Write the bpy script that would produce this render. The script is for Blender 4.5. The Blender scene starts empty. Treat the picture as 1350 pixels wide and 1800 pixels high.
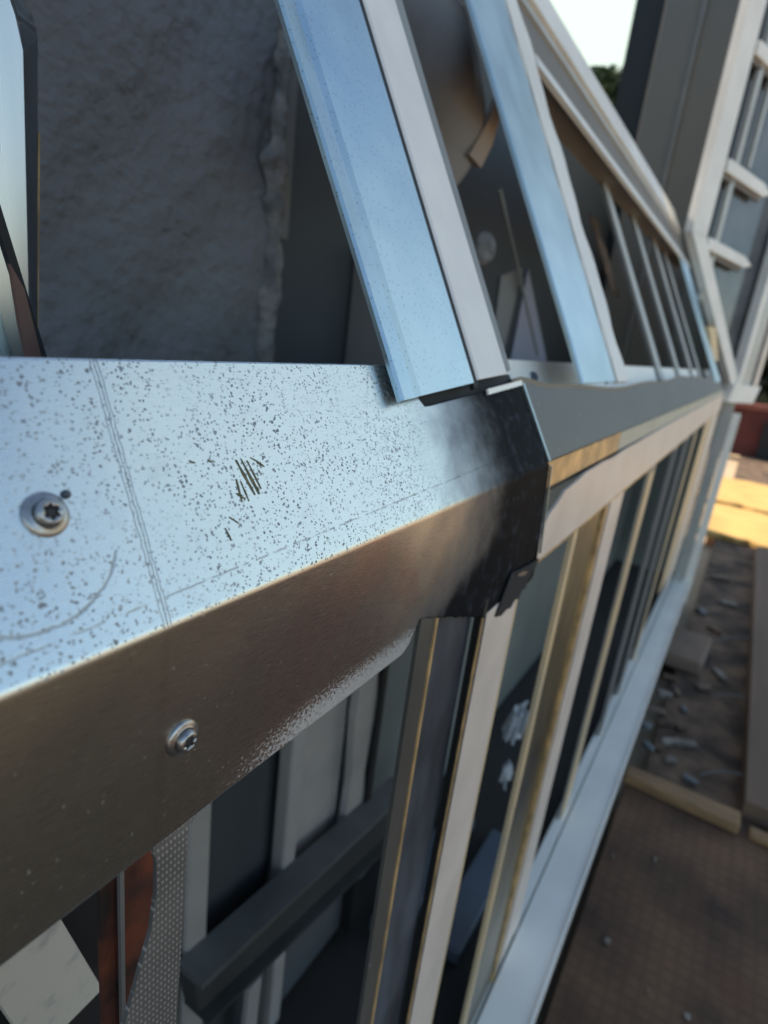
import bpy, bmesh, math, random
from mathutils import Vector, Matrix
random.seed(7)
S = bpy.context.scene
COL = S.collection
U = 0.12            # one drawing unit = 12 cm
DECK = -10.0        # deck level in drawing units, below the lens
LENS_H = -DECK*U

# ------------------------------------------------------------------ camera
cam = bpy.data.cameras.new('camera'); cam_o = bpy.data.objects.new('camera', cam); COL.objects.link(cam_o)
R = Matrix(((0.52532057, 0.19209484, -0.8289378), (-0.84260966, 0.25312965, -0.47532552), (0.11852116, 0.94816926, 0.29483518)))
cam_o.matrix_world = Matrix.Translation((0, 0, LENS_H)) @ R.to_4x4()
cam.sensor_fit = 'VERTICAL'; cam.sensor_height = 36.0; cam.lens = 1057.24/1800*36
cam.clip_start = 0.01; cam.clip_end = 500
cam.dof.use_dof = True; cam.dof.focus_distance = 0.235; cam.dof.aperture_fstop = 21.14/2.4
S.camera = cam_o

# ------------------------------------------------------------------ light
SUN_EL, SUN_AZ = math.radians(40), math.radians(72)      # azimuth measured from +X towards +Y
sdir = Vector((math.cos(SUN_EL)*math.cos(SUN_AZ), math.cos(SUN_EL)*math.sin(SUN_AZ), math.sin(SUN_EL)))
w = bpy.data.worlds.new('World'); S.world = w; w.use_nodes = True
N = w.node_tree.nodes; L = w.node_tree.links
for n in list(N): N.remove(n)
out = N.new('ShaderNodeOutputWorld'); bg = N.new('ShaderNodeBackground'); L.new(bg.outputs[0], out.inputs[0])
sky = N.new('ShaderNodeTexSky'); sky.sky_type = 'NISHITA'; sky.sun_disc = False
sky.sun_elevation = SUN_EL; sky.sun_rotation = math.pi/2-SUN_AZ; sky.air_density = 1.0; sky.dust_density = .7; sky.ozone_density = 1.6
tc = N.new('ShaderNodeTexCoord'); noi = N.new('ShaderNodeTexNoise'); noi.inputs['Scale'].default_value = 2.2; noi.inputs['Detail'].default_value = 6
L.new(tc.outputs['Generated'], noi.inputs['Vector'])
rp = N.new('ShaderNodeValToRGB'); rp.color_ramp.elements[0].position = .48; rp.color_ramp.elements[1].position = .68
L.new(noi.outputs['Fac'], rp.inputs[0])
dp = N.new('ShaderNodeVectorMath'); dp.operation = 'DOT_PRODUCT'; L.new(tc.outputs['Generated'], dp.inputs[0])
dp.inputs[1].default_value = Vector((3.15, 1.0, 1.4)).normalized()
r2 = N.new('ShaderNodeMapRange'); r2.inputs[1].default_value = .945; r2.inputs[2].default_value = .985; L.new(dp.outputs['Value'], r2.inputs[0])
mx = N.new('ShaderNodeMath'); mx.operation = 'MULTIPLY_ADD'; mx.inputs[1].default_value = .16; L.new(rp.outputs[0], mx.inputs[0]); L.new(r2.outputs[0], mx.inputs[2])
dq = N.new('ShaderNodeVectorMath'); dq.operation = 'DOT_PRODUCT'; L.new(tc.outputs['Generated'], dq.inputs[0])
dq.inputs[1].default_value = Vector((.74, -.52, .44)).normalized()
r3 = N.new('ShaderNodeMapRange'); r3.inputs[1].default_value = .90; r3.inputs[2].default_value = .995; r3.inputs[4].default_value = .5; r3.interpolation_type = 'SMOOTHSTEP'; L.new(dq.outputs['Value'], r3.inputs[0])
mh = N.new('ShaderNodeMixRGB'); mh.inputs[2].default_value = (5.0, 5.7, 5.8, 1); L.new(r3.outputs[0], mh.inputs[0]); L.new(sky.outputs[0], mh.inputs[1])
mx.use_clamp = True
mc = N.new('ShaderNodeMixRGB'); mc.inputs[2].default_value = (3.7, 4.5, 4.25, 1)
L.new(mx.outputs[0], mc.inputs[0]); L.new(mh.outputs[0], mc.inputs[1]); mt = N.new('ShaderNodeMixRGB'); mt.blend_type = 'MULTIPLY'; mt.inputs[0].default_value = 1; mt.inputs[2].default_value = (1.06, 1.03, .955, 1)
L.new(mc.outputs[0], mt.inputs[1]); L.new(mt.outputs[0], bg.inputs[0])
bg.inputs[1].default_value = 0.12
sun = bpy.data.lights.new('sun', 'SUN'); sun.energy = 4.5; sun.angle = math.radians(.5); sun.color = (1, .86, .66)
so = bpy.data.objects.new('sun', sun); COL.objects.link(so)
so.rotation_euler = (-sdir).to_track_quat('-Z', 'Y').to_euler(); so.location = (0, 0, 30)
S.view_settings.view_transform = 'Standard'; S.view_settings.look = 'None'; S.view_settings.gamma = 1
S.view_settings.exposure = 1.05

# ------------------------------------------------------------------ materials
def mat(name, col, metal=0.0, rough=.6, col2=None, scale=8, detail=5, lo=.35, hi=.65, bump=0.0, bscale=None, speck=None, stretch=(1, 1, 1), spec=.5):
    m = bpy.data.materials.new(name); m.use_nodes = True
    n = m.node_tree.nodes; l = m.node_tree.links; b = n['Principled BSDF']
    b.inputs['Metallic'].default_value = metal; b.inputs['Roughness'].default_value = rough
    b.inputs['Specular IOR Level'].default_value = spec
    t = n.new('ShaderNodeTexCoord'); mp = n.new('ShaderNodeMapping'); mp.inputs['Scale'].default_value = stretch
    l.new(t.outputs['Object'], mp.inputs['Vector'])
    no = n.new('ShaderNodeTexNoise'); no.inputs['Scale'].default_value = scale; no.inputs['Detail'].default_value = detail
    l.new(mp.outputs[0], no.inputs['Vector'])
    r = n.new('ShaderNodeValToRGB'); e = r.color_ramp.elements
    e[0].position = lo; e[1].position = hi
    c2 = col2 or tuple(c*.8 for c in col)
    e[0].color = (*c2, 1); e[1].color = (*col, 1)
    l.new(no.outputs['Fac'], r.inputs[0]); cur = r.outputs[0]
    if speck:
        vo = n.new('ShaderNodeTexVoronoi'); vo.inputs['Scale'].default_value = speck[0]; l.new(mp.outputs[0], vo.inputs['Vector'])
        lt = n.new('ShaderNodeMath'); lt.operation = 'LESS_THAN'; lt.inputs[1].default_value = speck[1]; l.new(vo.outputs['Distance'], lt.inputs[0])
        mi = n.new('ShaderNodeMixRGB'); mi.inputs[2].default_value = (*speck[2], 1)
        ml = n.new('ShaderNodeMath'); ml.operation = 'MULTIPLY'; ml.inputs[1].default_value = speck[3]; l.new(lt.outputs[0], ml.inputs[0])
        l.new(ml.outputs[0], mi.inputs[0]); l.new(cur, mi.inputs[1]); cur = mi.outputs[0]
    l.new(cur, b.inputs['Base Color'])
    if rough < .9:
        rr = n.new('ShaderNodeMapRange'); rr.inputs[3].default_value = max(.02, rough-.07); rr.inputs[4].default_value = min(1, rough+.09)
        l.new(no.outputs['Fac'], rr.inputs[0]); l.new(rr.outputs[0], b.inputs['Roughness'])
    if bump:
        nb = n.new('ShaderNodeTexNoise'); nb.inputs['Scale'].default_value = bscale or scale*3; nb.inputs['Detail'].default_value = 6
        l.new(mp.outputs[0], nb.inputs['Vector'])
        bp = n.new('ShaderNodeBump'); bp.inputs['Strength'].default_value = 1; bp.inputs['Distance'].default_value = bump
        l.new(nb.outputs['Fac'], bp.inputs['Height']); l.new(bp.outputs[0], b.inputs['Normal'])
    return m

M = {}
M['galv'] = mat('galvanised_steel', (.56, .70, .74), .96, .30, (.50, .64, .69), scale=30, bump=.0004, bscale=14, speck=(330, .2, (.16, .18, .2), .4))
M['galv_blur'] = mat('galvanised_steel_far', (.60, .74, .78), .96, .36, (.52, .66, .71), scale=18, bump=.0006, bscale=10)
M['galv_dull'] = mat('dull_zinc', (.30, .305, .30), .55, .5, (.24, .245, .24), scale=14, bump=.0006, bscale=9)
M['taupe'] = mat('taupe_metal', (.22, .19, .16), .15, .55, (.17, .15, .125), scale=6)
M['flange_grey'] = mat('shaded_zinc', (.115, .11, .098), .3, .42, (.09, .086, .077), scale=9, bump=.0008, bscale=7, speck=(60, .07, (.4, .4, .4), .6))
M['primer'] = mat('pale_primer', (.84, .80, .74), .1, .5, (.78, .74, .69), scale=26, bump=.0003, bscale=20)
M['film'] = mat('peeling_film_beige', (.78, .68, .60), .2, .45, (.69, .60, .52), scale=16, bump=.0005, bscale=30)
M['pale_rail'] = mat('pale_grey_green_rail', (.50, .50, .42), .2, .5, (.42, .42, .36), scale=9)
M['gold'] = mat('brassy_zinc', (.55, .45, .25), .85, .3, (.10, .10, .085), scale=9, bump=.0008, bscale=12, stretch=(1, 1, .35))
M['ochre'] = mat('ochre_lit_edge', (.78, .52, .24), .4, .4, (.36, .25, .13), scale=40)  # warm light caught on steel edges and rail end, painted as ochre
M['ochre_pale'] = mat('ochre_pale', (.78, .58, .33), .25, .5, (.58, .48, .33), scale=7)
M['dark_steel'] = mat('dark_blued_steel', (.10, .118, .145), .3, .5, (.04, .045, .055), scale=26, detail=8, bump=.0005, bscale=60, stretch=(1, 1, .4))
M['black'] = mat('black_gap', (.012, .013, .014), 0, .7)
M['dark_end'] = mat('dark_end_steel', (.012, .014, .018), .0, .8, (.006, .007, .009), scale=20)  # near-black steel for the tab at the plate's dark end
M['rust'] = mat('rusty_steel', (.17, .042, .018), .1, .85, (.022, .012, .010), scale=42, detail=9, bump=.001, bscale=120)
M['concrete'] = mat('sprayed_mortar', (.185, .193, .205), 0, .95, (.145, .152, .165), scale=3, detail=8, bump=.016, bscale=34)
M['mortar'] = mat('lumpy_mortar', (.27, .265, .26), 0, .95, (.13, .135, .14), scale=24, bump=.02, bscale=45)
M['panel'] = mat('grey_board', (.075, .085, .09), 0, .8, (.06, .068, .072), scale=2)
M['panel2'] = mat('mid_grey_board', (.20, .20, .19), 0, .8, (.16, .16, .155), scale=3)
M['batten'] = mat('pale_batten', (.50, .47, .43), 0, .7, (.41, .385, .36), scale=12)
M['lavender'] = mat('lilac_grey_board', (.28, .29, .35), 0, .7, (.22, .23, .29), scale=2)
M['dark_beam'] = mat('dark_channel', (.085, .088, .085), .2, .5, (.06, .062, .06), scale=9)
M['beam_edge'] = mat('pale_beam_edge', (.19, .195, .19), .2, .5, (.11, .115, .112), scale=9)  # lighter tone for the channel's upper flange
M['grey_green'] = mat('grey_green_board', (.21, .235, .22), 0, .5, (.16, .18, .17), scale=3)
M['clad'] = mat('olive_grey_cladding', (.24, .225, .19), 0, .6, (.20, .19, .165), scale=1.0)
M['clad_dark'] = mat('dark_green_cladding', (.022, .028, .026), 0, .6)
M['clad_line'] = mat('pale_joint', (.3, .3, .28), 0, .6)
M['white_frame'] = mat('white_window_frame', (.90, .86, .78), 0, .45, (.80, .76, .69), scale=9)
M['white_blue'] = mat('cream_grey_post', (.52, .52, .48), .2, .45, (.44, .44, .41), scale=9)
M['glass'] = mat('dim_glass', (.15, .16, .17), 0, .10, (.07, .08, .085), scale=5)
M['scrap'] = mat('crumpled_white_scrap', (.52, .54, .56), 0, .8)
M['rubble_a'] = mat('grey_rubble', (.34, .29, .24), 0, .9, (.18, .15, .12), scale=30)
M['timber'] = mat('pine_batten', (.36, .21, .10), 0, .75, (.24, .14, .065), scale=12, bump=.001, stretch=(6, 1, 6))
M['chip'] = mat('tan_offcut', (.22, .15, .105), 0, .8, (.18, .12, .085), scale=10)
M['brick'] = mat('red_masonry', (.11, .028, .024), 0, .9, (.07, .02, .017), scale=3)
M['hedge'] = mat('hedge_leaf', (.03, .045, .025), 0, .8, (.014, .02, .012), scale=9)
M['tree'] = mat('tree_leaf', (.05, .09, .035), 0, .8, (.03, .05, .02), scale=9)
M['bag'] = mat('dusty_sheet', (.34, .33, .32), 0, .8, (.12, .10, .09), scale=3, bump=.003, bscale=8)
M['kraft'] = mat('tan_fold', (.34, .27, .22), 0, .8, (.27, .21, .17), scale=10)
M['orange'] = mat('orange_fibre', (.20, .12, .07), 0, .9, (.06, .045, .035), scale=20)
M['olive'] = mat('olive_smear', (.17, .145, .06), 0, .6, (.07, .065, .02), scale=200)
M['screw'] = mat('zinc_screw', (.46, .47, .47), .95, .3, (.30, .30, .30), scale=300, bump=.00012, bscale=700)
M['recess'] = mat('screw_recess', (.02, .02, .022), 0, .6)  # near-black colour paints the shade inside the screw's drive recess
M['plinth'] = mat('dark_kerb', (.05, .045, .04), 0, .9)
M['pale_track'] = mat('pale_track', (.93, .90, .82), .2, .42, (.86, .83, .76), scale=9)

def deck_mat():
    m = mat('deck_board', (.215, .115, .062), 0, .9, (.07, .04, .025), scale=5.5, detail=9, lo=.3, hi=.7)
    n = m.node_tree.nodes; l = m.node_tree.links; b = n['Principled BSDF']
    src = b.inputs['Base Color'].links[0].from_socket
    t = n.new('ShaderNodeTexCoord')
    vs = []
    for d in ('X', 'Y'):
        wv = n.new('ShaderNodeTexWave'); wv.bands_direction = d; wv.inputs['Scale'].default_value = 11; wv.inputs['Distortion'].default_value = 2.2; wv.inputs['Detail'].default_value = 3
        l.new(t.outputs['Object'], wv.inputs['Vector'])
        g = n.new('ShaderNodeMath'); g.operation = 'POWER'; g.inputs[1].default_value = 3; l.new(wv.outputs['Fac'], g.inputs[0]); vs.append(g)
    a = n.new('ShaderNodeMath'); a.operation = 'MAXIMUM'; l.new(vs[0].outputs[0], a.inputs[0]); l.new(vs[1].outputs[0], a.inputs[1])
    k = n.new('ShaderNodeMath'); k.operation = 'MULTIPLY'; k.inputs[1].default_value = .28; l.new(a.outputs[0], k.inputs[0])
    mi = n.new('ShaderNodeMixRGB'); mi.blend_type = 'MULTIPLY'; mi.inputs[2].default_value = (.35, .33, .32, 1)
    l.new(k.outputs[0], mi.inputs[0]); l.new(src, mi.inputs[1])
    # rusty stain
    n2 = n.new('ShaderNodeTexNoise'); n2.inputs['Scale'].default_value = 2.3; l.new(t.outputs['Object'], n2.inputs['Vector'])
    r = n.new('ShaderNodeValToRGB'); r.color_ramp.elements[0].position = .66; r.color_ramp.elements[1].position = .78; l.new(n2.outputs['Fac'], r.inputs[0])
    m2 = n.new('ShaderNodeMixRGB'); m2.inputs[2].default_value = (.12, .05, .028, 1); l.new(r.outputs[0], m2.inputs[0]); l.new(mi.outputs[0], m2.inputs[1])
    l.new(m2.outputs[0], b.inputs['Base Color'])
    return m
M['deck'] = deck_mat()
M['soil'] = mat('dusty_roof_felt', (.20, .125, .078), 0, .95, (.055, .037, .026), scale=7, detail=10, bump=.014, bscale=12, lo=.4, hi=.62)
M['plank'] = mat('brown_plank', (.20, .125, .08), 0, .8, (.15, .095, .062), scale=5, stretch=(.3, 3, 1))
M['pale_sheet'] = mat('pale_straw_sheet', (.62, .39, .13), 0, .8, (.50, .31, .10), scale=4)
M['yard'] = mat('dry_yard_soil', (.50, .38, .26), 0, .95, (.38, .29, .19), scale=.4)

def cover_mat():
    """speckled galvanised plate, UV: u along its length, v>0 up the upper leg, v<0 down the lower leg (drawing units)"""
    m = bpy.data.materials.new('spotted_galvanised_plate'); m.use_nodes = True
    n = m.node_tree.nodes; l = m.node_tree.links; b = n['Principled BSDF']
    uv = n.new('ShaderNodeTexCoord').outputs['UV']
    sx = n.new('ShaderNodeSeparateXYZ'); l.new(uv, sx.inputs[0]); X, V = sx.outputs[0], sx.outputs[1]
    def mth(op, a, c=None, d=None, clamp=False):
        q = n.new('ShaderNodeMath'); q.operation = op; q.use_clamp = clamp
        for i, s in enumerate((a, c, d)):
            if s is None: continue
            if isinstance(s, (int, float)): q.inputs[i].default_value = s
            else: l.new(s, q.inputs[i])
        return q.outputs[0]
    def sm(v, a, c):
        q = n.new('ShaderNodeMapRange'); q.interpolation_type = 'SMOOTHSTEP'; q.inputs[1].default_value = a; q.inputs[2].default_value = c; l.new(v, q.inputs[0]); return q.outputs[0]
    def noise(scale, detail=4, vec=None, rough=.5, dist=0):
        q = n.new('ShaderNodeTexNoise'); q.inputs['Scale'].default_value = scale; q.inputs['Detail'].default_value = detail; q.inputs['Roughness'].default_value = rough
        q.inputs['Distortion'].default_value = dist; l.new(vec or uv, q.inputs['Vector']); return q.outputs['Fac']
    def mixc(f, a, c, mode='MIX'):
        q = n.new('ShaderNodeMixRGB'); q.blend_type = mode
        if isinstance(f, (int, float)): q.inputs[0].default_value = f
        else: l.new(f, q.inputs[0])
        for i, s in ((1, a), (2, c)):
            if isinstance(s, tuple): q.inputs[i].default_value = (*s, 1)
            else: l.new(s, q.inputs[i])
        return q.outputs[0]
    upper = sm(V, -.012, .004)
    # ---- spots
    wv = n.new('ShaderNodeVectorMath'); wv.operation = 'ADD'
    nz = n.new('ShaderNodeTexNoise'); nz.inputs['Scale'].default_value = 60; nz.inputs['Detail'].default_value = 3; l.new(uv, nz.inputs['Vector'])
    sc = n.new('ShaderNodeVectorMath'); sc.operation = 'SCALE'; sc.inputs['Scale'].default_value = .016; l.new(nz.outputs['Color'], sc.inputs[0])
    l.new(uv, wv.inputs[0]); l.new(sc.outputs[0], wv.inputs[1])
    spots = None
    for scale, th, keep in ((70, .36, .42), (42, .22, .55), (120, .44, .38)):
        vo = n.new('ShaderNodeTexVoronoi'); vo.inputs['Scale'].default_value = scale; l.new(wv.outputs[0], vo.inputs['Vector'])
        s2 = n.new('ShaderNodeSeparateColor'); l.new(vo.outputs['Color'], s2.inputs[0])
        # random radius per cell
        rad = mth('MULTIPLY', mth('GREATER_THAN', s2.outputs[0], keep), mth('MULTIPLY', s2.outputs[1], th))
        dsk = mth('SUBTRACT', 1, sm(mth('SUBTRACT', vo.outputs['Distance'], rad), -.03, .05))
        dsk = mth('MULTIPLY', dsk, mth('GREATER_THAN', rad, .02))
        spots = dsk if spots is None else mth('MAXIMUM', spots, dsk)
    dens = sm(noise(2.6, 5, None, .65), .32, .60)
    fade = mth('SUBTRACT', 1, sm(X, 2.0, 2.5))
    up = mth('MULTIPLY', mth('MULTIPLY', spots, mth('MULTIPLY_ADD', dens, .85, .12)), mth('MULTIPLY', fade, upper))
    # ---- brushed micro scratches
    ms = n.new('ShaderNodeMapping'); ms.inputs['Scale'].default_value = (14, 260, 1); l.new(uv, ms.inputs[0])
    brush = noise(1.0, 3, ms.outputs[0])
    # ---- scribed triple line across the plate
    wob = mth('MULTIPLY', mth('SUBTRACT', noise(30, 4), .5), .012)
    xl = mth('ADD', mth('SUBTRACT', X, mth('MULTIPLY_ADD', V, .043, .829)), wob)
    scr = None
    for off, wd in ((0, .0017), (.009, .0013), (-.010, .0014)):
        q = mth('SUBTRACT', 1, sm(mth('ABSOLUTE', mth('SUBTRACT', xl, off)), wd*.4, wd*1.6))
        scr = q if scr is None else mth('MAXIMUM', scr, q)
    scr = mth('MULTIPLY', scr, mth('MULTIPLY_ADD', upper, .42, .28))
    # ---- pencil line along the fold
    pl = mth('SUBTRACT', 1, sm(mth('ABSOLUTE', mth('ADD', mth('SUBTRACT', V, mth('MULTIPLY_ADD', X, .028, .042)), mth('MULTIPLY', wob, .6))), .0012, .0042))
    pl = mth('MULTIPLY', pl, sm(noise(26, 2), .40, .55))
    pl = mth('MULTIPLY', pl, mth('MULTIPLY', upper, .45))
    # ---- curved scratch: arc
    cx = mth('SUBTRACT', X, .58); cy = mth('SUBTRACT', V, .29)
    rad = mth('SQRT', mth('ADD', mth('MULTIPLY', cx, cx), mth('MULTIPLY', cy, cy)))
    arc = mth('SUBTRACT', 1, sm(mth('ABSOLUTE', mth('ADD', mth('SUBTRACT', rad, .205), mth('MULTIPLY', wob, 1.2))), .0015, .006))
    arc = mth('MULTIPLY', arc, mth('MULTIPLY', mth('LESS_THAN', V, .2), mth('GREATER_THAN', X, .40)))
    arc = mth('MULTIPLY', arc, mth('MULTIPLY', upper, .55))
    marks = mth('MAXIMUM', mth('MAXIMUM', up, scr), mth('MAXIMUM', pl, arc))
    # ---- dark patch, deepening towards the far end
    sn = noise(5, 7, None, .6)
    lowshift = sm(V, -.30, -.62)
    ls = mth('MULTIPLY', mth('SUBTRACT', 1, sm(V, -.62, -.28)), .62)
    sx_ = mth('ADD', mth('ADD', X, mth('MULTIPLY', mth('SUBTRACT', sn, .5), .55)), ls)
    dark_patch = sm(sx_, 2.25, 3.12)
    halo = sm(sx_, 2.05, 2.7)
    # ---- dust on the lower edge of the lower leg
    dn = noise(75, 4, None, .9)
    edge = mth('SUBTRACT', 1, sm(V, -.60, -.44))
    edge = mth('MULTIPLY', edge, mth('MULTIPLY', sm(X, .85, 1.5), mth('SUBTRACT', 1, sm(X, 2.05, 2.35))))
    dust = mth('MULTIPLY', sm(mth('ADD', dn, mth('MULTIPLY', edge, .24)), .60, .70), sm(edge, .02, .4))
    # specks on lower leg
    v3 = n.new('ShaderNodeTexVoronoi'); v3.inputs['Scale'].default_value = 55; l.new(wv.outputs[0], v3.inputs['Vector'])
    s3 = n.new('ShaderNodeSeparateColor'); l.new(v3.outputs['Color'], s3.inputs[0])
    lows = mth('MULTIPLY', mth('LESS_THAN', v3.outputs['Distance'], mth('MULTIPLY', s3.outputs[1], .19)), mth('GREATER_THAN', s3.outputs[0], .45))
    lows = mth('MULTIPLY', lows, mth('MULTIPLY', mth('SUBTRACT', 1, upper), mth('SUBTRACT', 1, halo)))
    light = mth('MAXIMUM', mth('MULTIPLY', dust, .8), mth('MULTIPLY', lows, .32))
    # ---- colour
    tone = noise(2.2, 5)
    base = mixc(tone, (.60, .67, .69), (.69, .75, .76))
    low = mixc(sm(mth('MULTIPLY_ADD', noise(1.6, 3), .5, X), .85, 1.7), (.37, .37, .32), (.44, .38, .35))  # ground reflections painted into the lower leg, olive to tan along its length
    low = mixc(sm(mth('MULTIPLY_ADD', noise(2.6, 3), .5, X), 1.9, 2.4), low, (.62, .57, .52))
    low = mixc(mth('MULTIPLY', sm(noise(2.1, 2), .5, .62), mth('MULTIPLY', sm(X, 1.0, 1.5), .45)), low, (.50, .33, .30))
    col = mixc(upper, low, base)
    col = mixc(mth('MULTIPLY', sm(noise(9, 6, None, .7), .5, .8), .25), col, (.34, .36, .38))
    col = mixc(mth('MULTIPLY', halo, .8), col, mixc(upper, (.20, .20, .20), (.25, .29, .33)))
    sc2 = mixc(sm(noise(11, 6, None, .65), .5, .72), (.008, .0095, .012), (.035, .042, .055)); col = mixc(dark_patch, col, sc2)
    col = mixc(mth('MULTIPLY', marks, .82), col, (.075, .085, .10))
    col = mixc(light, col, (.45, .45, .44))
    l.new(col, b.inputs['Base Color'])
    met = mth('MULTIPLY', mth('SUBTRACT', 1, mth('MULTIPLY', mth('MULTIPLY', marks, upper), .85)), mth('SUBTRACT', 1, dark_patch))
    met = mth('MULTIPLY', mth('MULTIPLY', met, .95), mth('SUBTRACT', 1, light))
    l.new(met, b.inputs['Metallic'])
    ro = mth('ADD', mth('MULTIPLY_ADD', brush, .16, .20), mth('MULTIPLY', mth('MULTIPLY', marks, upper), .35))
    ro = mth('ADD', ro, mth('MULTIPLY', light, .4))
    l.new(mth('ADD', ro, mth('MULTIPLY', dark_patch, .30)), b.inputs['Roughness']); l.new(mth('SUBTRACT', .5, mth('MULTIPLY', dark_patch, .47)), b.inputs['Specular IOR Level'])
    bp = n.new('ShaderNodeBump'); bp.inputs['Distance'].default_value = .0004; bp.inputs['Strength'].default_value = .6
    h = mth('SUBTRACT', mth('MULTIPLY', brush, .10), mth('MULTIPLY', marks, .3))
    h = mth('ADD', h, mth('MULTIPLY', noise(1.3, 2), 6.0))
    l.new(h, bp.inputs['Height']); l.new(bp.outputs[0], b.inputs['Normal'])
    return m
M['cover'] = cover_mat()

def knurl_mat():
    m = mat('knurled_steel', (.21, .205, .195), .6, .48, (.16, .155, .15), scale=30, bump=.0004, bscale=90)
    n = m.node_tree.nodes; l = m.node_tree.links; b = n['Principled BSDF']
    src = b.inputs['Base Color'].links[0].from_socket
    t = n.new('ShaderNodeTexCoord'); mp = n.new('ShaderNodeMapping'); mp.inputs['Scale'].default_value = (640, 0, 360); l.new(t.outputs['Object'], mp.inputs[0])
    vo = n.new('ShaderNodeTexVoronoi'); vo.inputs['Scale'].default_value = 1; vo.inputs['Randomness'].default_value = .12; l.new(mp.outputs[0], vo.inputs['Vector'])
    lt = n.new('ShaderNodeMath'); lt.operation = 'LESS_THAN'; lt.inputs[1].default_value = .22; l.new(vo.outputs['Distance'], lt.inputs[0])
    mi = n.new('ShaderNodeMixRGB'); mi.inputs[2].default_value = (.5, .49, .47, 1); l.new(lt.outputs[0], mi.inputs[0]); l.new(src, mi.inputs[1]); l.new(mi.outputs[0], b.inputs['Base Color'])
    return m
M['knurl'] = knurl_mat()

# ------------------------------------------------------------------ geometry helpers (drawing units -> metres)
def W(p): return Vector((p[0]*U, p[1]*U, (p[2]-DECK)*U))
TY, TZ = .474, .8805
def TP(x, s, o=0.0):                       # point on the sloping (mansard) plane; o = outward offset
    return (x, 1+s*TY-o*TZ, -.71+s*TZ+o*TY)
def root(name, label, cat, at, group=None, kind=None):
    o = bpy.data.objects.new(name, None); COL.objects.link(o); o.location = W(at); o.empty_display_size = .05
    o['label'] = label; o['category'] = cat
    if group: o['group'] = group
    if kind: o['kind'] = kind
    bpy.context.view_layer.update()
    return o
def mesh(name, verts, faces, m, parent=None, bevel=0, smooth=False, uvs=None, label=None, weld=True):
    base = parent_world(parent)
    me = bpy.data.meshes.new(name)
    me.from_pydata([W(v)-base for v in verts], [], faces); me.update()
    if uvs:
        ul = me.uv_layers.new(name='UVMap')
        for lp in me.loops: ul.data[lp.index].uv = uvs[lp.vertex_index]
    else:
        bm = bmesh.new(); bm.from_mesh(me); bmesh.ops.recalc_face_normals(bm, faces=bm.faces[:]); bm.to_mesh(me); bm.free()
    if smooth:
        for p in me.polygons: p.use_smooth = True
    me.materials.append(M[m] if isinstance(m, str) else m)
    o = bpy.data.objects.new(name, me); COL.objects.link(o)
    if parent is not None: o.parent = parent
    if bevel:
        b = o.modifiers.new('bevel', 'BEVEL'); b.width = bevel*U; b.segments = 2; b.limit_method = 'ANGLE'; b.angle_limit = math.radians(40)
    if label: o['label'] = label
    return o
def parent_world(p):
    v = Vector((0, 0, 0))
    while p is not None: v = v+p.location; p = p.parent
    return v
class B:
    def __init__(s): s.v = []; s.f = []
    def hexa(s, a, b):                     # two quads a[4], b[4]
        i = len(s.v); s.v += list(a)+list(b)
        s.f += [(i, i+1, i+2, i+3), (i+7, i+6, i+5, i+4)]+[(i+k, i+4+k, i+4+(k+1) % 4, i+(k+1) % 4) for k in range(4)]
        return s
    def box(s, x0, x1, y0, y1, z0, z1):
        return s.hexa([(x0, y0, z0), (x1, y0, z0), (x1, y1, z0), (x0, y1, z0)], [(x0, y0, z1), (x1, y0, z1), (x1, y1, z1), (x0, y1, z1)])
    def bar(s, p, q, wd, dp, up=(0, 1, 0)):   # beam from p to q, wd across, dp along 'up'
        p, q, up = Vector(p), Vector(q), Vector(up); d = (q-p).normalized(); sd = d.cross(up).normalized(); up = sd.cross(d).normalized()
        c = [(-1, -1), (1, -1), (1, 1), (-1, 1)]
        return s.hexa([tuple(p+sd*a*wd/2+up*e*dp/2) for a, e in c], [tuple(q+sd*a*wd/2+up*e*dp/2) for a, e in c])
    def slab(s, poly, off):                # polygon (3-D pts) thickened by vector off
        i = len(s.v); n = len(poly); off = Vector(off)
        s.v += [tuple(p) for p in poly]+[tuple(Vector(p)+off) for p in poly]
        s.f += [tuple(i+k for k in range(n)), tuple(i+n+k for k in reversed(range(n)))]+[(i+k, i+n+k, i+n+(k+1) % n, i+(k+1) % n) for k in range(n)]
        return s
    def make(s, name, m, parent=None, **k): return mesh(name, s.v, s.f, m, parent, **k)
def thick(prof, t):                        # open polyline -> closed outline, offset t to its left
    n = len(prof); P = [Vector(p) for p in prof]; off = []
    for i in range(n):
        ds = []
        if i > 0: ds.append((P[i]-P[i-1]).normalized())
        if i < n-1: ds.append((P[i+1]-P[i]).normalized())
        nn = sum((Vector((-d.y, d.x)) for d in ds), Vector((0, 0)))
        nn.normalize(); c = nn.dot(Vector((-ds[0].y, ds[0].x)))
        off.append(P[i]+nn*t/max(c, .3))
    return P, off
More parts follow.
